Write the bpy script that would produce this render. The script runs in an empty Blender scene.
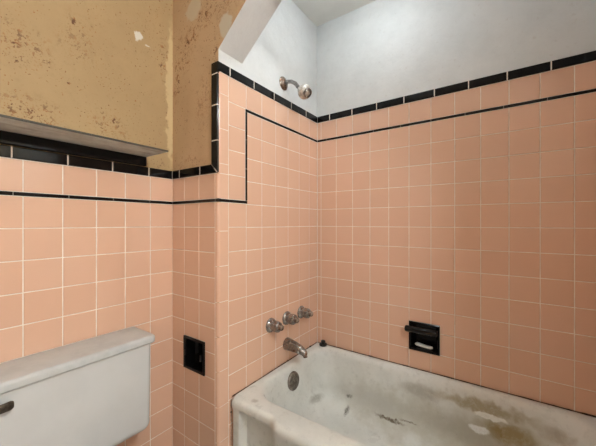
import bpy, bmesh, math, random
from mathutils import Vector, Matrix
random.seed(7)
H = 1.165                     # eye height above the floor; heights below are relative to the eye
C = bpy.context.scene.collection
R = math.radians

# ------------------------------------------------------------------ materials
class NT:
    def __init__(s, name):
        s.m = bpy.data.materials.new(name); s.m.use_nodes = True
        s.n = s.m.node_tree.nodes; s.l = s.m.node_tree.links
        s.b = s.n['Principled BSDF']
    def add(s, t, **k):
        n = s.n.new(t)
        for a, v in k.items(): setattr(n, a, v)
        return n
    def put(s, sock, v):
        if hasattr(v, 'is_output'): s.l.new(v, sock)
        else:
            if isinstance(v, tuple) and len(v) == 3 and sock.type == 'RGBA': v = v + (1,)
            sock.default_value = v
    def co(s): return s.add('ShaderNodeTexCoord').outputs['Object']
    def vm(s, op, a, b=None):
        n = s.add('ShaderNodeVectorMath', operation=op); s.put(n.inputs[0], a)
        if b is not None: s.put(n.inputs[1], b)
        return n.outputs['Value' if op in ('LENGTH',) else 'Vector']
    def ma(s, op, a, b=0.0, clamp=False):
        n = s.add('ShaderNodeMath', operation=op, use_clamp=clamp); s.put(n.inputs[0], a); s.put(n.inputs[1], b)
        return n.outputs[0]
    def noise(s, scale, detail=4, rough=.55, vec=None, dist=0.0):
        n = s.add('ShaderNodeTexNoise'); n.inputs['Scale'].default_value = scale
        n.inputs['Detail'].default_value = detail; n.inputs['Roughness'].default_value = rough
        n.inputs['Distortion'].default_value = dist
        s.l.new(vec if vec is not None else s.co(), n.inputs['Vector'])
        return n.outputs['Fac']
    def ramp(s, x, lo, hi, a=0.0, b=1.0):
        n = s.add('ShaderNodeMapRange', interpolation_type='SMOOTHSTEP'); s.put(n.inputs[0], x)
        for i, v in enumerate((lo, hi, a, b)): n.inputs[i+1].default_value = v
        return n.outputs[0]
    def mix(s, f, a, b):
        n = s.add('ShaderNodeMix', data_type='RGBA'); s.put(n.inputs[0], f); s.put(n.inputs[6], a); s.put(n.inputs[7], b)
        return n.outputs[2]
    def spot(s, c, r, dist=.02, scale=25, soft=.5, grow=1.0):
        """a mark with its own ragged outline around point c; r = half sizes"""
        co = s.co()
        nz = s.add('ShaderNodeTexNoise'); nz.inputs['Scale'].default_value = scale; nz.inputs['Detail'].default_value = 4
        s.l.new(co, nz.inputs['Vector'])
        d = s.vm('SUBTRACT', nz.outputs['Color'], (.5, .5, .5)); d = s.vm('MULTIPLY', d, (dist*2,)*3)
        v = s.vm('SUBTRACT', s.vm('ADD', co, d), c)
        v = s.vm('DIVIDE', v, r)
        return s.ramp(s.vm('LENGTH', v), 1.0-soft, 1.0, grow, 0.0)
    def bump(s, h, strength=.2, dist=.01):
        n = s.add('ShaderNodeBump'); n.inputs['Strength'].default_value = strength; n.inputs['Distance'].default_value = dist
        s.put(n.inputs['Height'], h); s.l.new(n.outputs[0], s.b.inputs['Normal'])
    def fin(s, col=None, rough=None, metal=None, spec=None):
        if col is not None: s.put(s.b.inputs['Base Color'], col)
        if rough is not None: s.put(s.b.inputs['Roughness'], rough)
        if metal is not None: s.put(s.b.inputs['Metallic'], metal)
        if spec is not None: s.put(s.b.inputs['Specular IOR Level'], spec)
        return s.m

M = {}
# glazed pink wall tile, each tile a slightly different firing
t = NT('pink_tile')
at = t.add('ShaderNodeAttribute', attribute_name='fired').outputs['Fac']
col = t.mix(at, (.715, .455, .325), (.745, .485, .352))
col = t.mix(t.ramp(t.noise(9, 5), .5, .8, 0, .3), col, (.70, .45, .32))
t.bump(t.noise(16, 1), .10, .010)
M['pink'] = t.fin(col, .15, spec=.62)
t = NT('black_tile')
t.bump(t.noise(22, 1), .08, .006)
M['black'] = t.fin(t.mix(t.noise(30), (.003, .003, .0035), (.007, .0065, .0065)), .12, spec=.28)
t = NT('grout')
M['grout'] = t.fin(t.mix(t.ramp(t.noise(14, 5), .35, .7), (.86, .80, .72), (.76, .67, .58)), .8)
t = NT('white_plaster')
col = t.mix(t.ramp(t.noise(5, 8, .7), .35, .7), (.70, .715, .71), (.63, .645, .64))
col = t.mix(t.ramp(t.noise(55, 3), .62, .75, 0, .4), col, (.56, .54, .51))
t.bump(t.noise(38, 6, .65), .25, .006)
M['white_plaster'] = t.fin(col, .75)
def tan_plaster(name, base, base2, spots, rust, patches, scars=()):
    t = NT(name)
    col = t.mix(t.ramp(t.noise(3.2, 5, .6), .3, .7), base, base2)
    col = t.mix(t.ramp(t.noise(34, 6, .7), .5, .75, 0, .35), col, tuple(.8*x for x in base2))
    # scattered rust specks where old paper paste has stuck
    sp = t.ma('MULTIPLY', t.ramp(t.noise(110, 3, .6), spots, spots+.03), t.ramp(t.noise(9, 3), .42, .52))
    fine = t.noise(130, 5, .7, dist=.4); coarse = t.noise(42, 5, .7)
    for c, r, a in rust:
        m = t.spot(c, r, .05, 20, .6)
        sp = t.ma('MAXIMUM', sp, t.ma('MULTIPLY', m, t.ma('MAXIMUM', t.ramp(fine, .575, .61, 0, a), t.ramp(coarse, .55, .59, 0, a*.9))))
    for c, r in scars:
        sp = t.ma('MAXIMUM', sp, t.spot(c, r, .012, 90, .4))
    col = t.mix(sp, col, t.mix(t.ramp(t.noise(30), .4, .6), (.30, .125, .035), (.13, .055, .02)))
    for c, r, k in patches:
        col = t.mix(t.spot(c, r, .03, 30, .35), col, k)
    t.bump(t.noise(45, 6, .7), .3, .004)
    return t.fin(col, .7)
def P(x, y, z): return (x, y, z + H)
M['plaster_left'] = tan_plaster('bare_plaster_yellow', (.425, .295, .148), (.385, .262, .13), .635,
    [(P(-1.33, .30, .36), (.05, .14, .10), 1), (P(-1.33, .79, .80), (.03, .025, .20), 1), (P(-1.33, .29, .60), (.05, .10, .10), .8),
     (P(-1.33, .765, .275), (.05, .07, .022), 1), (P(-1.33, .55, .40), (.05, .10, .08), .7), (P(-1.33, .45, .70), (.05, .09, .12), .5)],
    [(P(-1.33, .671, .835), (.05, .018, .028), (.66, .63, .57)), (P(-1.33, .715, .805), (.05, .02, .006), (.60, .55, .46)),
     (P(-1.33, .826, .62), (.05, .028, .40), (.56, .42, .23))],
    [(P(-1.33, .43, .765), (.05, .008, .020)), (P(-1.33, .27, .60), (.05, .018, .006)), (P(-1.33, .808, .80), (.05, .003, .050)),
     (P(-1.33, .57, .43), (.05, .005, .014)), (P(-1.33, .27, .545), (.05, .005, .005)), (P(-1.33, .415, .525), (.05, .006, .005))])
M['plaster_return'] = tan_plaster('bare_plaster_brown', (.56, .39, .235), (.50, .34, .20), .64,
    [(P(-1.255, .833, .80), (.09, .05, .12), 1), (P(-1.19, .833, .86), (.08, .05, .07), 1), (P(-.95, .833, .95), (.14, .05, .11), 1), (P(-1.10, .833, .92), (.10, .05, .08), 1),
     (P(-1.02, .833, .70), (.03, .05, .14), 1), (P(-1.30, .833, .70), (.03, .05, .16), 1), (P(-1.1, .833, .55), (.1, .05, .15), .5),
     (P(-1.2, .833, .275), (.14, .05, .025), .9)],
    [(P(-1.17, .833, .985), (.07, .05, .06), (.58, .50, .37)), (P(-.955, .833, .825), (.045, .05, .055), (.57, .52, .42))], [])
t = NT('room_paint'); M['paint'] = t.fin(t.mix(t.noise(4, 4), (.58, .47, .33), (.64, .54, .40)), .7)
t = NT('ceiling_paint'); M['ceiling'] = t.fin(t.mix(t.ramp(t.noise(6, 6), .35, .7), (.86, .86, .82), (.80, .80, .76)), .8)
t = NT('floor_tile')
bt = t.add('ShaderNodeTexBrick'); bt.offset = 0
t.l.new(t.co(), bt.inputs['Vector']); bt.inputs['Scale'].default_value = 10
bt.inputs['Brick Width'].default_value = .5; bt.inputs['Row Height'].default_value = .5; bt.inputs['Mortar Size'].default_value = .015
bt.inputs['Color1'].default_value = (.42, .40, .37, 1); bt.inputs['Color2'].default_value = (.36, .34, .32, 1); bt.inputs['Mortar'].default_value = (.2, .18, .16, 1)
M['floor'] = t.fin(bt.outputs['Color'], .35)
t = NT('china')
M['china'] = t.fin(t.mix(t.ramp(t.noise(7, 5), .4, .7), (.60, .615, .615), (.57, .585, .585)), .16, spec=.4)
t = NT('dusty_china')
M['dusty'] = t.fin(t.mix(t.ramp(t.noise(16, 6, .65), .42, .68), (.56, .58, .575), (.50, .52, .52)), .35, spec=.4)
def metal(name, a, b, r, sc=60):
    t = NT(name)
    n = t.ramp(t.noise(sc, 5, .65), .38, .62)
    t.bump(t.noise(sc*2, 3), .12, .002)
    return t.fin(t.mix(n, a, b), t.ma('ADD', t.ma('MULTIPLY', n, .25), r), 1.0)
M['chrome'] = metal('tarnished_chrome', (.42, .40, .38), (.20, .18, .165), .18)
M['dullmetal'] = metal('dull_metal', (.30, .275, .245), (.20, .18, .155), .38)
M['rustymetal'] = metal('rust_spotted_metal', (.36, .31, .26), (.13, .07, .045), .3)
M['lever'] = metal('brown_metal', (.14, .12, .10), (.09, .075, .06), .35)
M['pewter'] = metal('limed_chrome', (.82, .80, .75), (.55, .52, .47), .4)
t = NT('black_rubber'); M['rubber'] = t.fin(t.mix(t.noise(90), (.012, .011, .010), (.03, .028, .026)), .5)
t = NT('mould'); M['mould'] = t.fin(t.mix(t.ramp(t.noise(50, 4), .4, .6), (.03, .018, .012), (.16, .10, .07)), .9)
t = NT('soap'); M['soap'] = t.fin(t.mix(t.noise(60), (.62, .64, .60), (.50, .52, .49)), .4)
t = NT('shelf_underside')
g = t.noise(12, 7, .7)
wv = t.noise(6, 4, .6, t.vm('MULTIPLY', t.co(), (8, 1.2, 8)))
col = t.mix(t.ramp(g, .35, .7), (.64, .68, .64), (.46, .48, .44))
col = t.mix(t.ramp(wv, .56, .72, 0, .6), col, (.24, .19, .14))
M['shelf'] = t.fin(col, .6)
t = NT('dark_edge'); M['edge'] = t.fin((.05, .043, .033), .6)
t = NT('window_paint'); M['winpaint'] = t.fin((.7, .69, .66), .4)
t = NT('pane')
tr = t.add('ShaderNodeBsdfTransparent'); gl = t.add('ShaderNodeBsdfGlossy'); gl.inputs['Roughness'].default_value = .02
fr = t.add('ShaderNodeFresnel'); fr.inputs[0].default_value = 1.5
mx = t.add('ShaderNodeMixShader'); t.l.new(fr.outputs[0], mx.inputs[0]); t.l.new(tr.outputs[0], mx.inputs[1]); t.l.new(gl.outputs[0], mx.inputs[2])
t.l.new(mx.outputs[0], t.n['Material Output'].inputs[0]); M['pane'] = t.m
t = NT('seat_plastic'); M['seat'] = t.fin((.62, .61, .58), .3)

# ------------------------------------------------------------------ mesh builder
class MB:
    def __init__(s): s.v = []; s.f = []; s.a = []; s.sm = []
    def add(s, vs, fs, attr=.5, smooth=False):
        o = len(s.v); s.v += [Vector(v) for v in vs]
        for f in fs: s.f.append([i+o for i in f]); s.a.append(attr); s.sm.append(smooth)
    def box(s, x0, x1, y0, y1, z0, z1):
        s.add([(x, y, z) for z in (z0, z1) for y in (y0, y1) for x in (x0, x1)],
              [(0, 2, 3, 1), (4, 5, 7, 6), (0, 1, 5, 4), (2, 6, 7, 3), (0, 4, 6, 2), (1, 3, 7, 5)])
    def rbox(s, x0, x1, y0, y1, z0, z1, b, seg=2):
        bm = bmesh.new(); bmesh.ops.create_cube(bm, size=1)
        for v in bm.verts:
            v.co = Vector(((x0+x1)/2+v.co.x*(x1-x0), (y0+y1)/2+v.co.y*(y1-y0), (z0+z1)/2+v.co.z*(z1-z0)))
        bmesh.ops.bevel(bm, geom=bm.edges[:], offset=b, segments=seg, profile=.5, affect='EDGES')
        s.take(bm)
    def take(s, bm, smooth=False):
        bm.verts.index_update()
        s.add([v.co.copy() for v in bm.verts], [[v.index for v in f.verts] for f in bm.faces], smooth=smooth); bm.free()
    def lathe(s, prof, org, axis, n=32, cap=True):
        """prof: (distance along axis, radius)"""
        ax = Vector(axis).normalized(); u = ax.orthogonal().normalized(); w = ax.cross(u); org = Vector(org)
        vs = []; fs = []
        for d, r in prof:
            for k in range(n):
                a = 2*math.pi*k/n; vs.append(org + ax*d + (u*math.cos(a)+w*math.sin(a))*max(r, 1e-4))
        for i in range(len(prof)-1):
            for k in range(n):
                a, b = i*n+k, i*n+(k+1) % n; fs.append((a, b, b+n, a+n))
        if cap: fs.append(tuple(range(n-1, -1, -1))); fs.append(tuple((len(prof)-1)*n+k for k in range(n)))
        s.add(vs, fs, smooth=True)
    def tube(s, path, rad, n=16, flat=1.0):
        path = [Vector(p) for p in path]; vs = []; fs = []
        up = None
        for i, p in enumerate(path):
            d = (path[min(i+1, len(path)-1)] - path[max(i-1, 0)]).normalized()
            if up is None: up = d.orthogonal().normalized() if abs(d.z) > .9 else Vector((0, 0, 1))
            sd = d.cross(up).normalized(); u2 = sd.cross(d).normalized()
            r = rad[i] if isinstance(rad, (list, tuple)) else rad
            ru, rs = r if isinstance(r, tuple) else (r*flat, r)
            for k in range(n):
                a = 2*math.pi*k/n; vs.append(p + u2*math.cos(a)*ru + sd*math.sin(a)*rs)
        m = len(path)
        for i in range(m-1):
            for k in range(n):
                a, b = i*n+k, i*n+(k+1) % n; fs.append((a, b, b+n, a+n))
        fs.append(tuple(range(n-1, -1, -1))); fs.append(tuple((m-1)*n+k for k in range(n)))
        s.add(vs, fs, smooth=True)
    def build(s, name, mat, parent=None, sharp=40, weld=False):
        off = Vector((0, 0, H)); base = Vector((0, 0, 0))
        q = parent
        while q is not None: base += q.location; q = q.parent
        me = bpy.data.meshes.new(name)
        me.from_pydata([v + off - base for v in s.v], [], s.f)
        bm = bmesh.new(); bm.from_mesh(me)
        if weld: bmesh.ops.remove_doubles(bm, verts=bm.verts[:], dist=1e-5)
        bmesh.ops.recalc_face_normals(bm, faces=bm.faces[:]); bm.to_mesh(me); bm.free()
        if not weld:
            at = me.attributes.new('fired', 'FLOAT', 'FACE')
            for i, a in enumerate(s.a): at.data[i].value = a
        if any(s.sm):
            for i, p in enumerate(me.polygons): p.use_smooth = True if weld else s.sm[i]
            me.set_sharp_from_angle(angle=R(sharp))
        me.materials.append(mat)
        o = bpy.data.objects.new(name, me); C.objects.link(o)
        if parent is not None: o.parent = parent
        return o

def tag(o, label, cat, group=None):
    o['label'] = label; o['category'] = cat
    if group: o['group'] = group
    return o
def thing(name, label, cat, loc, group=None):
    o = bpy.data.objects.new(name, None); C.objects.link(o)
    o.location = (loc[0], loc[1], loc[2] + H); o.empty_display_size = .1
    return tag(o, label, cat, group)
def struct(o): o['kind'] = 'structure'; return o

# ------------------------------------------------------------------ planes of the room
XA, XC, YB, YD = -1.3324, -.9962, .8329, 1.6441
XE, XR, YF = .362, 1.26, -1.30          # alcove's far end, window wall, wall behind
ZF, ZC = -H, 1.28
TUB = -.772
class Frame:
    """wall plane: point(a, z, d): a along the wall, z up, d out of the wall"""
    def __init__(s, fixed, val, sign): s.fx = fixed; s.val = val; s.sg = sign
    def __call__(s, a, z, d=0.0):
        return (s.val + s.sg*d, a, z) if s.fx == 'x' else (a, s.val + s.sg*d, z)
FA, FB, FC_, FD = Frame('x', XA, 1), Frame('y', YB, -1), Frame('x', XC, 1), Frame('y', YD, -1)
FE, FR, FF = Frame('x', XE, -1), Frame('x', XR, -1), Frame('y', YF, 1)
GAP = .0016
def inset(pts, d):
    n = len(pts); out = []
    ar = sum(pts[i][0]*pts[(i+1) % n][1]-pts[(i+1) % n][0]*pts[i][1] for i in range(n))
    sg = 1 if ar > 0 else -1
    for i in range(n):
        p0, p1, p2 = Vector(pts[i-1]), Vector(pts[i]), Vector(pts[(i+1) % n])
        e1, e2 = (p1-p0).normalized(), (p2-p1).normalized()
        n1, n2 = Vector((-e1.y, e1.x))*sg, Vector((-e2.y, e2.x))*sg
        k = (n1+n2); k = k/(k.dot(n1)) if abs(k.dot(n1)) > 1e-6 else n1
        q = p1 + k*d; out.append((q.x, q.y))
    return out
def tile(mb, fr, pts, top=0.0, base=-.006, bev=.0016, tilt=.0, gap=GAP):
    """one glazed tile with a cushioned edge"""
    att = random.random()
    rings = [(0, base), (0, top-bev), (bev*.35, top-bev*.3), (bev*1.2, top)]
    p = inset(pts, gap); n = len(p)
    ca = sum(q[0] for q in p)/n; cz = sum(q[1] for q in p)/n
    ta, tz = random.gauss(0, tilt), random.gauss(0, tilt)
    vs = []; fs = []
    for i, d in rings:
        for q in (inset(p, i) if i else p):
            vs.append(fr(q[0], q[1], d + (0 if d == base else (q[0]-ca)*ta + (q[1]-cz)*tz)))
    for r in range(len(rings)-1):
        for k in range(n):
            a, b = r*n+k, r*n+(k+1) % n; fs.append((a, b, b+n, a+n))
    fs.append(tuple((len(rings)-1)*n+k for k in range(n))); fs.append(tuple(range(n-1, -1, -1)))
    mb.add(vs, fs, att)
def rect(a0, a1, z0, z1): return [(a0, z0), (a1, z0), (a1, z1), (a0, z1)]
def cut(r, hole):
    """r minus hole, as rectangles"""
    a0, a1, z0, z1 = r
    if not hole: return [r]
    h0, h1, y0, y1 = hole
    if h0 >= a1 or h1 <= a0 or y0 >= z1 or y1 <= z0: return [r]
    out = []
    if a0 < h0: out.append((a0, h0, z0, z1))
    if h1 < a1: out.append((h1, a1, z0, z1))
    m0, m1 = max(a0, h0), min(a1, h1)
    if z0 < y0: out.append((m0, m1, z0, y0))
    if y1 < z1: out.append((m0, m1, y1, z1))
    return [q for q in out if q[1]-q[0] > .004 and q[3]-q[2] > .004]
TILT = .0035
def notched(r, h):
    """one tile round a hole: L shaped when the hole takes a corner, else rectangles"""
    a0, a1, z0, z1 = r
    if not h: return [rect(*r)]
    h0, h1, y0, y1 = h
    il, ir, ib, it = a0 < h0 < a1, a0 < h1 < a1, z0 < y0 < z1, z0 < y1 < z1
    if h0 >= a1 or h1 <= a0 or y0 >= z1 or y1 <= z0 or (il + ir, ib + it) != (1, 1): return [rect(*q) for q in cut(r, h)]
    if ir and ib: return [[(a0, z0), (a1, z0), (a1, z1), (h1, z1), (h1, y0), (a0, y0)]]
    if il and ib: return [[(a0, z0), (a1, z0), (a1, y0), (h0, y0), (h0, z1), (a0, z1)]]
    if ir and it: return [[(h1, z0), (a1, z0), (a1, z1), (a0, z1), (a0, y1), (h1, y1)]]
    return [[(a0, z0), (h0, z0), (h0, y1), (a1, y1), (a1, z1), (a0, z1)]]
def field(mb, fr, al, zl, hole=None):
    for i in range(len(al)-1):
        for j in range(len(zl)-1):
            for q in notched((al[i], al[i+1], zl[j], zl[j+1]), hole):
                tile(mb, fr, q, tilt=TILT)
def steps(start, end, p, org):
    """joints between start and end on the grid org + k p"""
    k0 = math.floor((start-org)/p+1e-6)+1; out = [start]
    k = k0
    while org+k*p < end-1e-4:
        if org+k*p-start > 1e-3: out.append(org+k*p)
        k += 1
    return out + [end]
PH = .1095
def rows_down(top, bottom, p=.1088):
    z = [top]
    while z[-1]-p > bottom+.003: z.append(z[-1]-p)
    return (z + [bottom])[::-1]
LZ0, LZ1 = .0905, .1045      # lower black liner
CZ0, CZ1 = .213, .255        # lower black cap
UL0, UL1 = .523, .537        # upper black liner
UC0, UC1 = .647, .689        # upper black cap
def capping(mb, fr, pts, thick=.0035):
    tile(mb, fr, pts, top=thick, bev=.0025, gap=.0015)
def capbed(root, fr, a0, a1, z0, z1):
    """white jointing that shows between the black capping tiles"""
    mb = MB(); vs = [fr(a, z, d) for d in (-.0052, .0026) for a in (a0+.004, a1-.004) for z in (z0+.003, z1-.003)]
    mb.add(vs, [(0, 1, 3, 2), (4, 6, 7, 5), (0, 4, 5, 1), (2, 3, 7, 6), (0, 2, 6, 4), (1, 5, 7, 3)])
    mb.build('cap_grout', M['grout'], root)
def strip(mb, fr, a0, a1, z0, z1, joints, cap=False):
    js = [a0] + [j for j in joints if a0+.004 < j < a1-.004] + [a1]
    for u, v in zip(js, js[1:]):
        if cap: capping(mb, fr, rect(u, v, z0, z1))
        else: tile(mb, fr, rect(u, v, z0, z1), top=.0008, bev=.001, gap=.0006)

NICHE = (-1.2352, -1.0832, -.676, -.526)       # recess in the return wall (x, z)
DISH = (-.4207, -.2687, -.676, -.524)          # recess in the long tub wall

def wall(name, boxes, mat):
    mb = MB()
    for b in boxes: mb.box(*b)
    return struct(mb.build(name, mat))

# --- left wall, behind the toilet
wl = wall('wall_left', [(XA-.12, XA-.005, YF-.1, YB+.10, ZF, ZC)], M['plaster_left'])
g = MB(); g.box(XA-.0055, XA-.0014, YF+.006, YB+.0045, ZF, CZ1-.002); g.build('grout_bed', M['grout'], wl)
mb = MB(); ja = steps(YF+.006, YB+.001, PH, .2859)
field(mb, FA, ja, rows_down(LZ0, ZF)); field(mb, FA, ja, [LZ1, CZ0]); mb.build('tile_field', M['pink'], wl)
mb = MB(); strip(mb, FA, YF+.006, YB-.0015, CZ0, CZ1, [.2569-.1525+.1527*k for k in range(-10, 10)], True); mb.build('cap_tiles', M['black'], wl)
mb = MB(); strip(mb, FA, YF+.006, YB+.0005, LZ0, LZ1, [.261+.153*k for k in range(-11, 10)]); mb.build('liner_tiles', M['black'], wl)

capbed(wl, FA, YF+.006, YB-.0015, CZ0, CZ1)
# --- return wall beside the tub (faces the toilet side) with a recess, and the header over the tub opening
def holed(x0, x1, y0, y1, z0, z1, hole):
    return [(a0, a1, y0, y1, b0, b1) for a0, a1, b0, b1 in cut((x0, x1, z0, z1), hole)]
wr = wall('wall_return', holed(XA-.005, XC-.006, YB+.005, YB+.10, ZF, CZ1-.01, NICHE) +
          [(XA-.005, -1.02, YB+.005, YB+.10, CZ1-.01, ZC), (-1.02, XC-.006, YB+.005, YB+.10, CZ1-.01, ZC)], M['plaster_return'])
g = MB()
for b in holed(XA+.002, XC-.012, YB+.0014, YB+.0055, ZF, CZ0+.02, NICHE): g.box(*b)
g.box(-1.036, XC-.006, YB+.0014, YB+.0055, CZ0+.02, UC1-.003)
g.build('grout_bed', M['grout'], wr)
mb = MB(); jb = [XA+.001, -1.2352, -1.1257, -1.0165]
zr = rows_down(LZ0, ZF, .1092)
for i in range(3):
    for j in range(len(zr)-1):
        for q in notched((jb[i], jb[i+1], zr[j], zr[j+1]), NICHE): tile(mb, FB, q, tilt=TILT)
    tile(mb, FB, rect(jb[i], jb[i+1], LZ1, CZ0), tilt=TILT)
mb.build('tile_field', M['pink'], wr)
mb = MB()
strip(mb, FB, XA+.004, -1.1154, CZ0, CZ1, [-1.2708], True)
capping(mb, FB, [(-1.1154, CZ0), (XC, CZ0), (XC-.042, CZ1), (-1.1154, CZ1)])
zz = [CZ0, .353, .5046, .6382]
capping(mb, FB, [(XC, CZ0), (XC, zz[1]), (XC-.042, zz[1]), (XC-.042, CZ1)])
for u, v in zip(zz[1:], zz[2:]): capping(mb, FB, rect(XC-.042, XC, u, v))
capping(mb, FB, rect(XC-.042, XC, zz[3], UC1))
mb.build('cap_tiles', M['black'], wr)
capbed(wr, FB, XA+.004, XC-.002, CZ0, CZ1); capbed(wr, FB, XC-.042, XC, CZ0+.02, UC1)
mb = MB(); strip(mb, FB, XA+.001, XC-.02, LZ0, LZ1, [-1.271, -1.118]); mb.build('liner_tiles', M['black'], wr)

# --- faucet wall, end of the tub alcove
wf = wall('wall_faucet', [(XA-.005, XC-.006, YB+.1005, YD+.10, ZF, ZC), (XC-.0125, XC-.0055, YB+.0075, YB+.1005, UC1-.01, ZC-.001)], M['white_plaster'])
g = MB(); g.box(XC-.0055, XC-.0014, YB+.012, YD+.0045, ZF, UC1-.004); g.build('grout_bed', M['grout'], wf)
mb = MB()
YC0 = .892
jc = [1.0015+k*PH for k in range(6)] + [YD+.0012]
field(mb, FC_, jc, rows_down(UL0, TUB+.002)[1:] if False else rows_down(UL0, TUB-.02))
field(mb, FC_, [YC0]+jc, [UL1, UC0])
zc = [LZ1]
while zc[-1]+PH < UL1-.01: zc.append(zc[-1]+PH)
zc[-1] = zc[-1] if UL1-zc[-1] > .02 else UL1
if zc[-1] < UL1: zc.append(UL1)
field(mb, FC_, [YC0, 1.0015-.006], zc)
field(mb, FC_, [YC0, 1.0015], rows_down(LZ0, ZF, .1092))
mb.build('tile_field', M['pink'], wf)
# rounded edge tiles, six inches tall, wrapping the outer corner
mb = MB()
def bull(z0, z1, wrap):
    r = .013; prof = [(XC-.0055, YC0), (XC, YC0)] if False else []
    z0 += GAP; z1 -= GAP
    pts = [(XC-.006, YC0-GAP), (XC-.0012, YC0-GAP), (XC, YC0-GAP-.0014)]
    for k in range(9):
        a = math.pi/2*k/8; pts.append((XC-r+r*math.cos(a), YB+r-r*math.sin(a)))
    if wrap: pts += [(-1.0165+GAP+.0014, YB), (-1.0165+GAP, YB+.0012), (-1.0165+GAP, YB+.006)]
    else: pts += [(XC-.014, YB+.006)]
    n = len(pts); b = .0012
    vs = [(x, y, z) for z in (z0, z1) for x, y in pts]
    fs = [(k, k+1, k+1+n, k+n) for k in range(n-1)] + [tuple(range(n)), tuple(range(2*n-1, n-1, -1)), (n-1, 0, n, 2*n-1)]
    mb.add(vs, fs, random.random(), True)
zb = [LZ0, -.035, -.186, -.340, -.488, -.637, -.789, -.940, -1.091, ZF]
for u, v in zip(zb, zb[1:]): bull(v, u, True)
bull(LZ1, CZ0, True)
zb = [CZ0, CZ0+.043, .406, .557, UC0]
for u, v in zip(zb, zb[1:]): bull(u, v, False)
mb.build('bullnose_tiles', M['pink'], wf)
mb = MB()
js = [.898+.1527*k for k in range(5)]
strip(mb, FC_, YB-.0035, YD-.0015, UC0, UC1, js, True)
mb.build('cap_tiles', M['black'], wf)
mb = MB()
strip(mb, FC_, .9955, YD-.001, UL0, UL1, [1.15, 1.303, 1.456, 1.608])
strip(mb, FC_, YB+.012, 1.0075, LZ0, LZ1, [YC0])
for u, v in zip((LZ1, .255, .392), (.255, .392, UL0)): tile(mb, FC_, rect(.9955, 1.0075, u, v), top=.0008, bev=.001, gap=.0006)
# liner piece round the bullnose
mb.lathe([(0, .0135), (.014, .0135)], (XC-.013, YB+.013, LZ0), (0, 0, 1), 32)
mb.build('liner_tiles', M['black'], wf)

capbed(wf, FC_, YB+.002, YD-.0015, UC0, UC1)
# --- long wall beside the tub
wb = wall('wall_back', holed(XA-.005, XR+.1, YD+.005, YD+.10, ZF, ZC, DISH), M['white_plaster'])
g = MB()
for b in holed(XC-.0050, XE-.001, YD+.0014, YD+.0055, TUB-.03, UC1-.004, DISH): g.box(*b)
g.build('grout_bed', M['grout'], wb)
mb = MB(); jd = steps(XC+.001, XE-.001, PH, -.9682)
field(mb, FD, jd, rows_down(UL0, TUB-.02), DISH); field(mb, FD, jd, [UL1, UC0]); mb.build('tile_field', M['pink'], wb)
mb = MB(); strip(mb, FD, XC+.0020, XE-.002, UC0, UC1, [-.9038+.1524*k for k in range(12)], True); mb.build('cap_tiles', M['black'], wb)
mb = MB(); strip(mb, FD, XC+.001, XE-.002, UL0, UL1, [-.927+.1540*k for k in range(12)]); mb.build('liner_tiles', M['black'], wb)

capbed(wb, FD, XC+.002, XE-.002, UC0, UC1)
# --- far end of the alcove (out of the picture on the right) and the closet behind it
we = wall('wall_alcove_end', [(XE+.006, XR+.1, YB, YD+.005, ZF, ZC)], M['white_plaster'])
g = MB(); g.box(XE+.0014, XE+.0055, YB+.002, YD-.002, TUB-.03, UC1-.004); g.build('grout_bed', M['grout'], we)
mb = MB(); je = steps(YB+.004, YD-.001, PH, 1.0015)
field(mb, FE, je, rows_down(UL0, TUB-.02)); field(mb, FE, je, [UL1, UC0]); mb.build('tile_field', M['pink'], we)
mb = MB(); strip(mb, FE, YB+.004, YD-.005, UC0, UC1, js, True); mb.build('cap_tiles', M['black'], we)

FG = Frame('y', YB-.006, -1)
mb = MB(); jg = steps(XE+.008, XR-.006, PH, .02)
field(mb, FG, jg, rows_down(LZ0, ZF)); field(mb, FG, jg, [LZ1, CZ0]); mb.build('tile_field', M['pink'], we)
mb = MB(); strip(mb, FG, XE+.008, XR-.006, CZ0, CZ1, [.1525*k for k in range(12)], True); mb.build('cap_tiles', M['black'], we)
mb = MB(); strip(mb, FG, XE+.008, XR-.006, LZ0, LZ1, [.1525*k for k in range(12)]); mb.build('liner_tiles', M['black'], we)
# --- header over the tub opening with sloped shoulders
HB = .955
prof = [(XC-.0058, .743), (-.745, HB), (XE-.24, HB), (XE+.0058, .743), (XE+.0058, ZC), (XC-.0058, ZC)]
mb = MB(); y0, y1 = YB+.0062, .98; n = len(prof)
vs = [(x, y, z) for y in (y0, y1) for x, z in prof]
mb.add(vs, [tuple(range(n)), tuple(range(2*n-1, n-1, -1))] + [(k, (k+1) % n, (k+1) % n+n, k+n) for k in range(n)])
hd = struct(mb.build('wall_header', M['white_plaster']))
mb = MB(); pr2 = [(x, z) for x, z in prof]
vs = [(x, y, z) for y in (YB+.005, YB+.0062) for x, z in pr2]
mb.add(vs, [tuple(range(n)), tuple(range(2*n-1, n-1, -1))] + [(k, (k+1) % n, (k+1) % n+n, k+n) for k in range(n)])
mb.build('bare_face', M['plaster_return'], hd)

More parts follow.
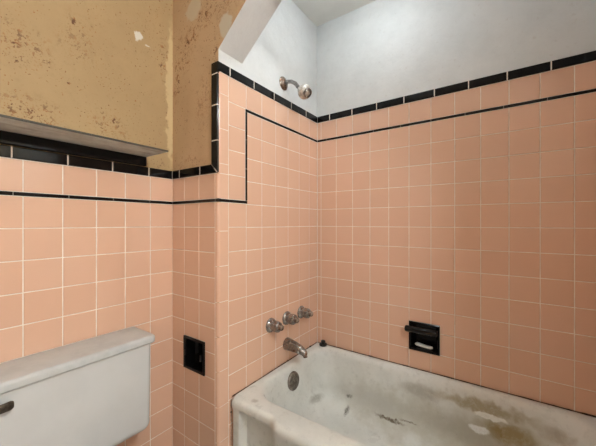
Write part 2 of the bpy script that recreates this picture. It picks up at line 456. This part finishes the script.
# --- window wall on the right and the wall behind
WY0, WY1, WZ0, WZ1 = -.70, -.05, -.38, .74
WIN = (WY0, WY1, WZ0, WZ1)
bx = [(XR, XR+.12, a0, a1, b0, b1) for a0, a1, b0, b1 in cut((YF-.1, YB-.0005, ZF, ZC), WIN)]
ww = wall('wall_right', bx, M['paint'])
mb = MB(); jr = steps(YF+.006, YB-.002, PH, .02)
field(mb, FR, jr, rows_down(LZ0, ZF), WIN)
for i in range(len(jr)-1):
    for q in cut((jr[i], jr[i+1], LZ1, CZ0), WIN): tile(mb, FR, rect(*q), tilt=TILT)
mb.build('tile_field', M['pink'], ww)
mb = MB()
for a, b in ((YF+.006, WY0-.06), (WY1+.06, YB-.002)): strip(mb, FR, a, b, CZ0, CZ1, [.1525*k for k in range(-9, 9)], True)
mb.build('cap_tiles', M['black'], ww)
wk = wall('wall_front', [(XA-.12, XR+.12, YF-.12, YF-.001, ZF, ZC)], M['paint'])
mb = MB(); jf = steps(XA+.006, XR-.006, PH, .0)
field(mb, FF, jf, rows_down(LZ0, ZF)); field(mb, FF, jf, [LZ1, CZ0]); mb.build('tile_field', M['pink'], wk)
mb = MB(); strip(mb, FF, XA+.006, XR-.006, CZ0, CZ1, [.1525*k for k in range(-9, 9)], True); mb.build('cap_tiles', M['black'], wk)
mb = MB(); mb.box(XA-.12, XR+.12, YF-.12, YD+.1, ZF-.1, ZF); struct(mb.build('floor', M['floor']))
mb = MB(); mb.box(XA-.12, XR+.12, YF-.12, YD+.1, ZC, ZC+.1); struct(mb.build('ceiling', M['ceiling']))
win = bpy.data.objects.new('window_1', None); C.objects.link(win); win.location = (XR+.06, (WY0+WY1)/2, WZ0+H); struct(win)
mb = MB(); f = .04
mb.box(XR-.012, XR+.10, WY0, WY0+f, WZ0, WZ1); mb.box(XR-.012, XR+.10, WY1-f, WY1, WZ0, WZ1)
mb.box(XR-.012, XR+.10, WY0+f, WY1-f, WZ0, WZ0+f); mb.box(XR-.012, XR+.10, WY0+f, WY1-f, WZ1-f, WZ1)
zm = (WZ0+WZ1)/2
mb.box(XR+.03, XR+.07, WY0+f, WY1-f, zm-.02, zm+.02)
for a, b in ((WZ0+f, zm-.02), (zm+.02, WZ1-f)): mb.box(XR+.035, XR+.065, (WY0+WY1)/2-.011, (WY0+WY1)/2+.011, a, b)
mb.build('window_frame', M['winpaint'], win)
mb = MB(); mb.box(XR+.048, XR+.052, WY0+f, WY1-f, WZ0+f, WZ1-f); mb.build('window_pane', M['pane'], win)
mb = MB(); mb.rbox(XR-.05, XR-.001, WY0-.05, WY1+.05, WZ0-.03, WZ0-.002, .004); mb.build('window_sill', M['winpaint'], win)

# ------------------------------------------------------------------ bathtub
TX0, TX1, TY0, TY1 = XC+.0025, XE-.0025, .897, YD-.0045
tub = thing('bathtub', 'old stained white bathtub set into the pink tiled alcove', 'bathtub', ((TX0+TX1)/2, (TY0+TY1)/2, ZF))
def sm(x, a, b):
    t = min(1, max(0, (x-a)/(b-a))); return t*t*(3-2*t)
def ring(x0, x1, y0, y1, r, z, rb=None):
    """closed rounded rectangle: front (y0) left->right, right, back, left; equal counts in every ring"""
    pts = []; nf, ns, nc = 260, 36, 10
    rs = r if isinstance(r, tuple) else (r,)*4       # front-left, front-right, back-right, back-left
    for k in range(nf): pts.append((x0+rs[0]+(x1-rs[1]-x0-rs[0])*k/nf, y0))
    def arc(cx, cy, a0, rr):
        for k in range(nc): a = a0+math.pi/2*k/nc; pts.append((cx+rr*math.cos(a), cy+rr*math.sin(a)))
    arc(x1-rs[1], y0+rs[1], -math.pi/2, rs[1])
    for k in range(ns): pts.append((x1, y0+rs[1]+(y1-rs[2]-y0-rs[1])*k/ns))
    arc(x1-rs[2], y1-rs[2], 0, rs[2])
    for k in range(nf): pts.append((x1-rs[2]+(x0+rs[3]-x1+rs[2])*k/nf, y1))
    arc(x0+rs[3], y1-rs[3], math.pi/2, rs[3])
    for k in range(ns): pts.append((x0, y1-rs[3]+(y0+rs[0]-y1+rs[3])*k/ns))
    arc(x0+rs[0], y0+rs[0], math.pi, rs[0])
    return [(x, y, z) for x, y in pts]
rings = []
def outer(z, ins, r, feat=1.0):
    pts = ring(TX0+min(ins, .004), TX1-min(ins, .004), TY0+ins, TY1-min(ins, .004), (r, r, .006, .006), z)
    out = []
    for x, y, zz in pts:
        if y < TY0+.06:
            w = 1 - sm(y, TY0+.02, TY0+.06)
            xm = min(x-TX0, TX1-x)
            dy = -.026*sm(xm, .225, .285)*feat
            rec = sm(xm, .048, .066)*(1-sm(xm, .205, .262))*(1-sm(zz, TUB-.062, TUB-.036))
            dy += .034*rec
            y += dy*w
        out.append((x, y, zz))
    rings.append(out)
for z in (ZF+.001, -1.10, -1.03, -.97, -.92, -.88, -.86): outer(z, .006, .016)
for k in range(9): outer(-.852+.054*k/8, .006-.006*sm(k, 2, 8), .016)
for k in range(1, 8):
    a = math.pi/2*k/7; outer(TUB-.022+.022*math.sin(a), .022*(1-math.cos(a)), .016+.008*k/7)
def inner(i_l, i_r, i_f, i_b, r, z): rings.append(ring(TX0+i_l, TX1-i_r, TY0+i_f, TY1-i_b, r, z))
rings.append(ring(TX0+.016, TX1-.016, TY0+.05, TY1-.012, (.05, .05, .03, .03), TUB+.001))
inner(.026, .045, .068, .026, (.11, .12, .09, .08), TUB+.001)
wallprof = [(.0, .0), (.006, -.0015), (.012, -.006), (.017, -.014), (.021, -.026), (.025, -.05), (.030, -.085), (.036, -.125), (.044, -.165), (.055, -.205), (.070, -.24), (.090, -.268), (.118, -.288), (.15, -.299)]
for i, (d, dz) in enumerate(wallprof):
    q = i/(len(wallprof)-1); lo = 1+2.6*q
    rr = (.115+.06*q, .13+.08*q, .10+.07*q, .09+.08*q)
    inner(.032+d*.92, .05+d*lo, .074+d, .030+d, rr, TUB+dz)
for k in range(1, 6):
    q = k/6; x0, x1, y0, y1 = TX0+.17+.20*q, TX1-.60+.2*(1-q)*0, TY0+.224+.10*q, TY1-.18-.10*q
    inner(.17+.22*q, .59-.02*q, .224+.10*q, .18+.10*q, .175*(1-q)+.05*q, TUB-.299-.006*q)
mb = MB(); n = len(rings[0]); vs = [p for r_ in rings for p in r_]; fs = []
for i in range(len(rings)-1):
    for k in range(n):
        a, b = i*n+k, i*n+(k+1) % n; fs.append((a, b, b+n, a+n))
fs.append(tuple((len(rings)-1)*n+k for k in range(n)))
mb.add(vs, fs, smooth=True)
# enamel
t = NT('worn_enamel')
ox, oy = (TX0+TX1)/2, (TY0+TY1)/2
def L(x, y, z): return (x-ox, y-oy, z-ZF)
col = t.mix(t.ramp(t.noise(5, 6, .65), .35, .7), (.72, .735, .70), (.63, .65, .615))
col = t.mix(t.ramp(t.noise(28, 6, .7), .50, .72, 0, .55), col, (.51, .525, .495))
sep = t.add('ShaderNodeSeparateXYZ'); t.l.new(t.co(), sep.inputs[0])
D1, D2 = (.15, .14, .12), (.14, .11, .075)
TUBSTAINS = [   # centre, half sizes, colour, strength, grain
    ((-.25, 1.52, -.97), (.80, .16, .15), (.46, .45, .375), .8, 14),
    ((-.35, 1.58, -.85), (.13, .05, .05), (.37, .35, .30), .75, 30),
    ((-.20, 1.55, -.96), (.32, .07, .06), (.42, .40, .34), .65, 22),
    ((-.62, 1.56, -.97), (.30, .08, .07), (.50, .50, .46), .6, 18),
    ((-.887, 1.45, -1.006), (.05, .08, .028), (.33, .32, .28), .75, 40),
    ((-.08, 1.585, -.840), (.28, .06, .045), (.37, .315, .20), .9, 25),
    ((.02, 1.572, -.915), (.16, .06, .060), (.33, .26, .13), 1.0, 25),
    ((.22, 1.575, -.86), (.15, .06, .05), (.38, .33, .25), .75, 25),
    ((-.05, 1.578, -.870), (.075, .05, .014), (.86, .86, .82), 1.0, 35),
    ((-.095, 1.562, -.935), (.045, .05, .020), (.84, .87, .87), 1.0, 45),
    ((-.727, 1.55, -.988), (.026, .04, .012), D1, .9, 60),
    ((-.722, 1.507, -1.047), (.018, .05, .028), D1, 1.0, 50),
    ((-.49, 1.531, -1.022), (.10, .04, .011), D2, 1.0, 50),
    ((-.40, 1.535, -1.005), (.06, .04, .006), D2, .8, 50),
    ((-.742, .905, -.855), (.018, .05, .05), (.19, .145, .10), .85, 40),
    ((-.886, .942, TUB), (.022, .018, .02), (.42, .41, .37), .8, 60),
]
for c, r, k, a, sc in TUBSTAINS:
    chip = k[2] > .65
    f_ = t.ma('MULTIPLY', t.spot(L(*c), r, .006+.12*max(r), sc, .35 if chip else .7), a)
    f_ = t.ma('MULTIPLY', f_, t.ramp(t.noise(sc*2.2, 5, .7), .3, .55, .7 if chip or max(r) > .1 else .4, 1.0))
    col = t.mix(f_, col, k)
t.bump(t.noise(60, 4), .05, .003)
M['enamel'] = t.fin(col, t.ramp(t.noise(9, 5), .3, .7, .26, .46), spec=.4)
mb.build('basin', M['enamel'], tub, 50)
# black mould line where tub meets tile
mb = MB()
def seam(a, b, ins):
    n = 60; pts = []; rd = []
    for k in range(n+1):
        q = k/n; pts.append(Vector(a).lerp(Vector(b), q)); rd.append((.0012+.0016*random.random())*(ins or 1)+(.003 if random.random() < .06 else 0))
    mb.tube(pts, rd, 8)
seam((XC+.004, TY0+.012, TUB+.001), (XC+.004, YD-.007, TUB+.002), 0)
seam((XC+.004, YD-.006, TUB+.002), (XE-.006, YD-.006, TUB+.002), 0)
seam((XC+.001, TY0+.008, TUB-.012), (XC+.001, TY0+.008, ZF+.01), .7)
mb.build('mould_seam', M['mould'], tub)['label'] = 'dark mouldy seam along the tile'
# overflow plate on the drain end
ov = Vector((TX0+.064, 1.290, TUB-.078)); ax = Vector((.985, 0, .14))
mb = MB(); mb.lathe([(-.010, .047), (0, .0475), (.004, .046), (.008, .040), (.010, .03), (.0105, .012), (.0105, 0)], ov, ax, 40)
o = mb.build('overflow_plate', M['dullmetal'], tub); o['label'] = 'tarnished round overflow plate'
mb = MB(); mb.lathe([(0, .006), (.003, .0055), (.004, 0)], ov+ax*.0105+Vector((0, 0, -.028)), ax, 16); mb.build('screw', M['rustymetal'], o)
mb = MB(); mb.lathe([(0, .032), (.003, .03), (.004, .02), (.001, .018), (.001, 0)], (TX0+.31, 1.285, TUB-.3052), (0, 0, 1), 32); mb.build('drain', M['dullmetal'], tub)

# rubber stopper left on the back corner of the rim
sp = Vector((-.934, 1.612, TUB+.0012))
st = thing('rubber_stopper', 'small black rubber bath stopper on the tub rim corner', 'stopper', sp)
mb = MB(); mb.lathe([(0, .018), (.002, .0225), (.009, .0245), (.012, .024), (.013, .019), (.013, 0)], sp, (0, 0, 1), 32); mb.build('disc', M['rubber'], st)
mb = MB(); mb.lathe([(.013, .010), (.018, .011), (.024, .0135), (.031, .013), (.034, .009), (.034, 0)], sp, (0, 0, 1), 24); mb.build('knob', M['rubber'], st)

# ------------------------------------------------------------------ faucet handles, spout, shower head
def handle(y, z, label):
    p = Vector((XC, y, z)); th = thing('faucet_handle', label, 'faucet handle', p, 'tub faucet handles')
    mb = MB(); mb.lathe([(.0006, .037), (.004, .0375), (.008, .036), (.013, .031), (.017, .024), (.026, .021), (.026, 0)], p, (1, 0, 0), 36)
    mb.build('flange', M['chrome'], th)
    # fluted grip
    mb = MB(); vs = []; fs = []; n = 48
    pr = [(.022, .021), (.026, .027), (.032, .029), (.050, .028), (.058, .0265), (.063, .021), (.064, .014)]
    rot = random.random()
    for d, r_ in pr:
        for k in range(n):
            a = 2*math.pi*k/n; rr = r_*(1 - .14*(.5+.5*math.cos(6*(a+rot)))**2)
            vs.append((XC+d, y+rr*math.cos(a), z+rr*math.sin(a)))
    for i in range(len(pr)-1):
        for k in range(n): a, b = i*n+k, i*n+(k+1) % n; fs.append((a, b, b+n, a+n))
    fs += [tuple(range(n)), tuple((len(pr)-1)*n+k for k in range(n))]
    mb.add(vs, fs, smooth=True); mb.build('grip', M['chrome'], th)
    mb = MB(); mb.lathe([(.063, .014), (.074, .0145), (.079, .013), (.083, .008), (.084, 0)], p, (1, 0, 0), 24); mb.build('cap', M['rustymetal'], th)
handle(1.175, -.530, 'tarnished chrome tub handle farthest left of three')
handle(1.312, -.529, 'middle of three tarnished chrome tub handles above the spout')
handle(1.455, -.531, 'tarnished chrome tub handle nearest the tiled corner')
p = Vector((XC, 1.313, -.672))
sp_ = thing('tub_spout', 'tarnished chrome tub spout pointing down over the rim', 'spout', p)
mb = MB()
mb.tube([p+Vector((x, 0, z)) for x, z in ((.0006, 0), (.004, 0), (.03, -.002), (.06, -.006), (.088, -.011), (.108, -.017), (.121, -.025), (.125, -.033))],
        [(.033, .033), (.034, .034), (.031, .032), (.027, .029), (.0235, .0255), (.020, .022), (.0165, .018), (.0145, .016)], 28)
mb.build('body', M['chrome'], sp_)
mb = MB(); mb.lathe([(0, .0115), (.012, .0115), (.012, 0)], p+Vector((.125, 0, -.032)), (.15, 0, -1), 20); mb.build('aerator', M['rustymetal'], sp_)
mb = MB(); mb.rbox(p.x+.05, p.x+.09, p.y-.0345+.006, p.y-.0345+.0115, p.z-.020, p.z-.008, .002); mb.build('side_plate', M['rustymetal'], sp_)

p = Vector((XC-.0055, 1.292, .771))
sh = thing('shower_fixture', 'small round shower head on a short bent arm above the tiles', 'shower head', p)
mb = MB(); mb.lathe([(.0006, .036), (.003, .0365), (.006, .034), (.008, .024), (.012, .020), (.016, .012), (.016, 0)], p, (1, 0, 0), 32)
mb.build('escutcheon', M['rustymetal'], sh)['label'] = 'rust stained round wall plate'
mb = MB(); hd_ = Vector((.135, .006, -.077)); dr = Vector((.82, -.16, -.55)).normalized()
path = [(.004, 0, 0), (.03, 0, .002), (.055, .001, -.004), (.080, .002, -.020), (.108, .005, -.058)]
mb.tube([p+Vector(q) for q in path], .0105, 16); mb.build('arm', M['chrome'], sh)
b0 = p+Vector((.103, .006, -.055))
mb = MB(); mb.lathe([(0, .012), (.006, .0155), (.012, .0165), (.018, .022), (.028, .031), (.040, .037), (.052, .0385), (.061, .036), (.068, .030), (.070, .024), (.070, 0)], b0, dr, 36)
mb.build('head', M['pewter'], sh)
mb = MB(); mb.lathe([(.0695, .0245), (.079, .024), (.081, .022), (.0805, .0195), (.074, .0185), (.0702, .0185)], b0, dr, 32, cap=False)
mb.build('spray_ring', M['chrome'], sh)
mb = MB(); mb.lathe([(.0702, .017), (.075, .015), (.078, .009), (.079, 0)], b0, dr, 32); mb.build('spray_face', M['pewter'], sh)

# ------------------------------------------------------------------ black ceramic recesses
def recess(name, fr, box, depth, label, cat, mat, ribs=False):
    a0, a1, z0, z1 = box; e = .0006; a0 += e; a1 -= e; z0 += e; z1 -= e
    c = fr((a0+a1)/2, z0); th = thing(name, label, cat, c)
    mb = MB(); w = .011; r = .003
    L_ = [(0, -.004), (0, .004), (.002, .0062), (w-.003, .0062), (w, .003), (w+.004, -depth+.012), (w+.014, -depth)]
    vs = []; fs = []
    for i, d in L_:
        for q in inset(rect(a0, a1, z0, z1), i) if i else rect(a0, a1, z0, z1): vs.append(fr(q[0], q[1], d))
    for k in range(len(L_)-1):
        for j in range(4): a, b = k*4+j, k*4+(j+1) % 4; fs.append((a, b, b+4, a+4))
    fs.append(tuple((len(L_)-1)*4+j for j in range(4)))
    # outside of the bowl behind
    m = len(vs)
    for i, d in ((.002, -.004), (.002, -depth-.006)):
        for q in inset(rect(a0, a1, z0, z1), i): vs.append(fr(q[0], q[1], d))
    for j in range(4):
        fs.append((m+j, m+(j+1) % 4, m+(j+1) % 4+4, m+j+4)); fs.append((j, (j+1) % 4, m+(j+1) % 4, m+j))
    fs.append((m+4, m+5, m+6, m+7))
    mb.add(vs, fs); mb.build('recess', mat, th)
    return th
th = recess('paper_holder', FB, NICHE, .06, 'empty black ceramic recess in the tiled wall between toilet and tub', 'paper holder', M['black'])
for xx in (NICHE[0]+.012, NICHE[1]-.026):
    mb = MB(); mb.rbox(xx, xx+.014, YB-.012, YB+.03, -.615, -.585, .005); mb.build('roller_post', M['black'], th)
dish = recess('soap_dish', FD, DISH, .055, 'black ceramic soap dish with grab bar recessed above the tub', 'soap dish', M['black'])
zb_ = -.556
mb = MB(); x0, x1 = DISH[0]-.012, DISH[1]-.006
mb.tube([(x, YD-.036, zb_) for x in (x0, x0+.003, x0+.008, x1-.008, x1-.003, x1)], [.009, .0145, .0165, .0165, .0145, .009], 20)
mb.build('grab_bar', M['black'], dish)
for xx in (DISH[0]+.004, DISH[1]-.02):
    mb = MB(); mb.rbox(xx, xx+.014, YD-.034, YD-.003, zb_-.014, zb_+.014, .004); mb.build('bar_post', M['black'], dish)
mb = MB(); mb.rbox(DISH[0]+.012, DISH[1]-.012, YD-.010, YD+.05, DISH[2]+.004, DISH[2]+.016, .004); mb.build('tray', M['black'], dish)
sx, sy, sz = -.345, YD+.012, DISH[2]+.0165
mb = MB(); pts = [(-.044, .002, .014), (-.036, 0, .015), (-.015, .002, .011), (.012, 0, .009), (.030, 0, .009), (.040, .002, .010)]
mb.tube([(sx+a, sy+b, sz+c) for a, b, c in pts], [(.005, .009), (.009, .014), (.008, .016), (.0065, .015), (.007, .013), (.004, .008)], 20)
so = mb.build('soap_sliver', M['soap'])
tag(so, 'thin white sliver lying in the black soap dish', 'soap')

# ------------------------------------------------------------------ shelf under the bare plaster
SY0, SY1 = -.42, .703
s_ = thing('wall_shelf', 'long thin worn board shelf on the wall above the toilet', 'shelf', (XA, (SY0+SY1)/2, .263))
mb = MB(); x0, x1 = XA-.0045, -1.155
mb.rbox(x0, x1, SY0, SY1, .2975, .3035, .001, 1); mb.build('board', M['shelf'], s_)
mb = MB(); mb.rbox(x1+.0003, x1+.0030, SY0, SY1, .2970, .3042, .001, 1); mb.build('front_edge', M['edge'], s_)['label'] = 'thin dark front edge'
mb = MB(); mb.rbox(XA-.0045, XA+.014, SY0, SY1-.004, .2554, .2970, .003, 2); o = mb.build('back_rail', M['black'], s_); o['label'] = 'glossy black strip beneath the board'

# ------------------------------------------------------------------ toilet
ty0, ty1 = .050, .645
tc = (ty0+ty1)/2
to = thing('toilet', 'white ceramic toilet with a lidded tank against the pink tiles', 'toilet', (-1.0, tc, ZF))
def block(x0, x1, y0, y1, z0, z1, r, rz0, rz1, taper=0.0):
    """rounded ceramic block: plan corners r, bottom round rz0, top round rz1"""
    mb = MB(); rows = []
    N = 7
    sec = [(z0+rz0*(1-math.cos(math.pi/2*k/N)), rz0*(1-math.sin(math.pi/2*k/N))) for k in range(N+1)] + \
          [(z1-rz1*(1-math.sin(math.pi/2*k/N)), rz1*(1-math.cos(math.pi/2*k/N))) for k in range(N+1)]
    nn = 0
    for z, i in sec:
        q = (z1-z)/(z1-z0)*taper; pts = []
        X0, X1, Y0, Y1 = x0+i*.15, x1-i-q*.4, y0+i+q, y1-i-q; rr = max(.004, r-i*.5)
        for cx, cy, a0 in ((X1-rr, Y0+rr, -90), (X1-rr, Y1-rr, 0), (X0+.004, Y1-.004, 90), (X0+.004, Y0+.004, 180)):
            rq = rr if a0 in (-90, 0) else .004
            for k in range(9): a = R(a0+90*k/8); pts.append((cx+rq*math.cos(a), cy+rq*math.sin(a), z))
        nn = len(pts); rows.append(pts)
    vs = [p_ for r_ in rows for p_ in r_]; fs = []
    for j in range(len(rows)-1):
        for k in range(nn): a, b = j*nn+k, j*nn+(k+1) % nn; fs.append((a, b, b+nn, a+nn))
    fs += [tuple(range(nn-1, -1, -1)), tuple((len(rows)-1)*nn+k for k in range(nn))]
    mb.add(vs, fs, smooth=True); return mb
block(XA+.012, -1.172, ty0, ty1, -.838, -.4865, .022, .034, .002, .004).build('tank', M['china'], to, 60)
block(XA+.004, -1.160, ty0-.013, ty1+.010, -.4855, -.452, .016, .010, .012).build('tank_lid', M['dusty'], to, 60)
mb = MB()
ly, lz = .138, -.517
mb.lathe([(0, .016), (.004, .0165), (.010, .013), (.012, .009), (.016, .009), (.016, 0)], (-1.1725, ly, lz), (1, 0, 0), 24)
mb.tube([(-1.158, ly, lz), (-1.152, ly+.012, lz), (-1.149, ly+.03, lz-.001), (-1.1485, ly+.06, lz-.002), (-1.150, ly+.082, lz-.002), (-1.152, ly+.088, lz-.002)],
        [(.008, .006), (.0095, .006), (.011, .006), (.013, .006), (.0135, .0055), (.010, .004)], 18)
mb.build('flush_lever', M['lever'], to)['label'] = 'dark brown metal flush lever'
# bowl, foot, seat (below the frame)
def oval(cx, rx, ry, z, n=40, back=None):
    out = []
    for k in range(n):
        a = 2*math.pi*k/n; x = cx+rx*math.cos(a)
        if back is not None: x = max(x, back)
        out.append((x, tc+ry*math.sin(a), z))
    return out
secs = [oval(-.97, .22, .12, ZF+.001), oval(-.97, .215, .115, ZF+.05), oval(-.95, .19, .10, ZF+.14), oval(-.93, .22, .14, ZF+.22),
        oval(-.89, .25, .17, ZF+.28), oval(-.88, .255, .18, ZF+.34), oval(-.88, .255, .18, ZF+.3695), oval(-.87, .20, .13, ZF+.3695), oval(-.89, .18, .12, ZF+.30), oval(-.90, .10, .07, ZF+.22)]
mb = MB(); vs = [q for s2 in secs for q in s2]; fs = []
for j in range(len(secs)-1):
    for k in range(40): a, b = j*40+k, j*40+(k+1) % 40; fs.append((a, b, b+40, a+40))
fs += [tuple(range(39, -1, -1)), tuple((len(secs)-1)*40+k for k in range(40))]
mb.add(vs, fs, smooth=True)
mb.rbox(XA+.02, -1.16, tc-.11, tc+.11, ZF+.20, -.8385, .02)
mb.build('bowl', M['china'], to)
mb = MB(); a_ = [oval(-.88, .255, .182, ZF+.370, back=-1.09), oval(-.88, .258, .185, ZF+.380, back=-1.09), oval(-.88, .252, .18, ZF+.389, back=-1.09), oval(-.88, .02, .02, ZF+.393)]
vs = [q for s2 in a_ for q in s2]; fs = []
for j in range(3):
    for k in range(40): a, b = j*40+k, j*40+(k+1) % 40; fs.append((a, b, b+40, a+40))
fs += [tuple(range(39, -1, -1)), tuple(120+k for k in range(40))]
mb.add(vs, fs, smooth=True); mb.build('seat_lid', M['seat'], to)

# ------------------------------------------------------------------ light
def glow(name, k):
    t = NT(name); t.put(t.b.inputs['Emission Color'], (.90, .965, 1)); t.b.inputs['Emission Strength'].default_value = k
    return t.fin((.9, .88, .84), .4)
lp = thing('fill_globe', 'unseen glowing globe added to fill the main bathroom with light', 'fill light', (.9, .2, ZC))  # added fill light out of view, shaped as a ceiling globe
mb = MB(); mb.lathe([(-.0005, .09), (-.02, .09), (-.03, .07), (-.03, 0)], (.9, .2, ZC), (0, 0, 1), 32); mb.build('base', M['pewter'], lp)
mb = MB(); mb.lathe([(-.0305, .05), (-.05, .09), (-.08, .115), (-.12, .125), (-.16, .115), (-.20, .08), (-.22, .04), (-.225, 0)], (.9, .2, ZC), (0, 0, 1), 32)
mb.build('shade', glow('fill_globe_glow', 128.0), lp)
lp = thing('alcove_fill', 'unseen glowing dome added to brighten the tub alcove', 'fill light', (-.53, 1.25, ZC))  # second added fill, out of view, brightens the alcove from above
mb = MB(); mb.lathe([(-.0005, .085), (-.012, .085), (-.016, .075), (-.016, 0)], (-.53, 1.25, ZC), (0, 0, 1), 32); mb.build('base', M['pewter'], lp)
mb = MB(); mb.lathe([(-.0165, .072), (-.034, .070), (-.046, .060), (-.054, .042), (-.057, .02), (-.0575, 0)], (-.53, 1.25, ZC), (0, 0, 1), 32)
mb.build('shade', glow('alcove_fill_glow', 42.0), lp)
w = bpy.data.worlds.new('day'); bpy.context.scene.world = w; w.use_nodes = True
w.node_tree.nodes['Background'].inputs[0].default_value = (1.0, .96, .90, 1)
w.node_tree.nodes['Background'].inputs[1].default_value = 8.0
pl = bpy.data.lights.new('window_portal', 'AREA'); pl.shape = 'RECTANGLE'; pl.size = WZ1-WZ0; pl.size_y = WY1-WY0
pl.cycles.is_portal = True
po = bpy.data.objects.new('window_portal', pl); C.objects.link(po); po.location = (XR+.13, (WY0+WY1)/2, zm+H)
po.rotation_euler = (0, R(90), 0)

# ------------------------------------------------------------------ camera and view
cd = bpy.data.cameras.new('camera'); cam = bpy.data.objects.new('camera', cd); C.objects.link(cam)
cam.location = (0, 0, H); cam.rotation_euler = (R(90), 0, .6099)
cd.sensor_width = 36; cd.lens = 295.3*36/596; cd.clip_start = .01
sc = bpy.context.scene; sc.camera = cam
sc.view_settings.view_transform = 'Standard'; sc.view_settings.look = 'None'
sc.view_settings.gamma = 1; sc.view_settings.use_curve_mapping = False
sc.view_settings.exposure = 0.21
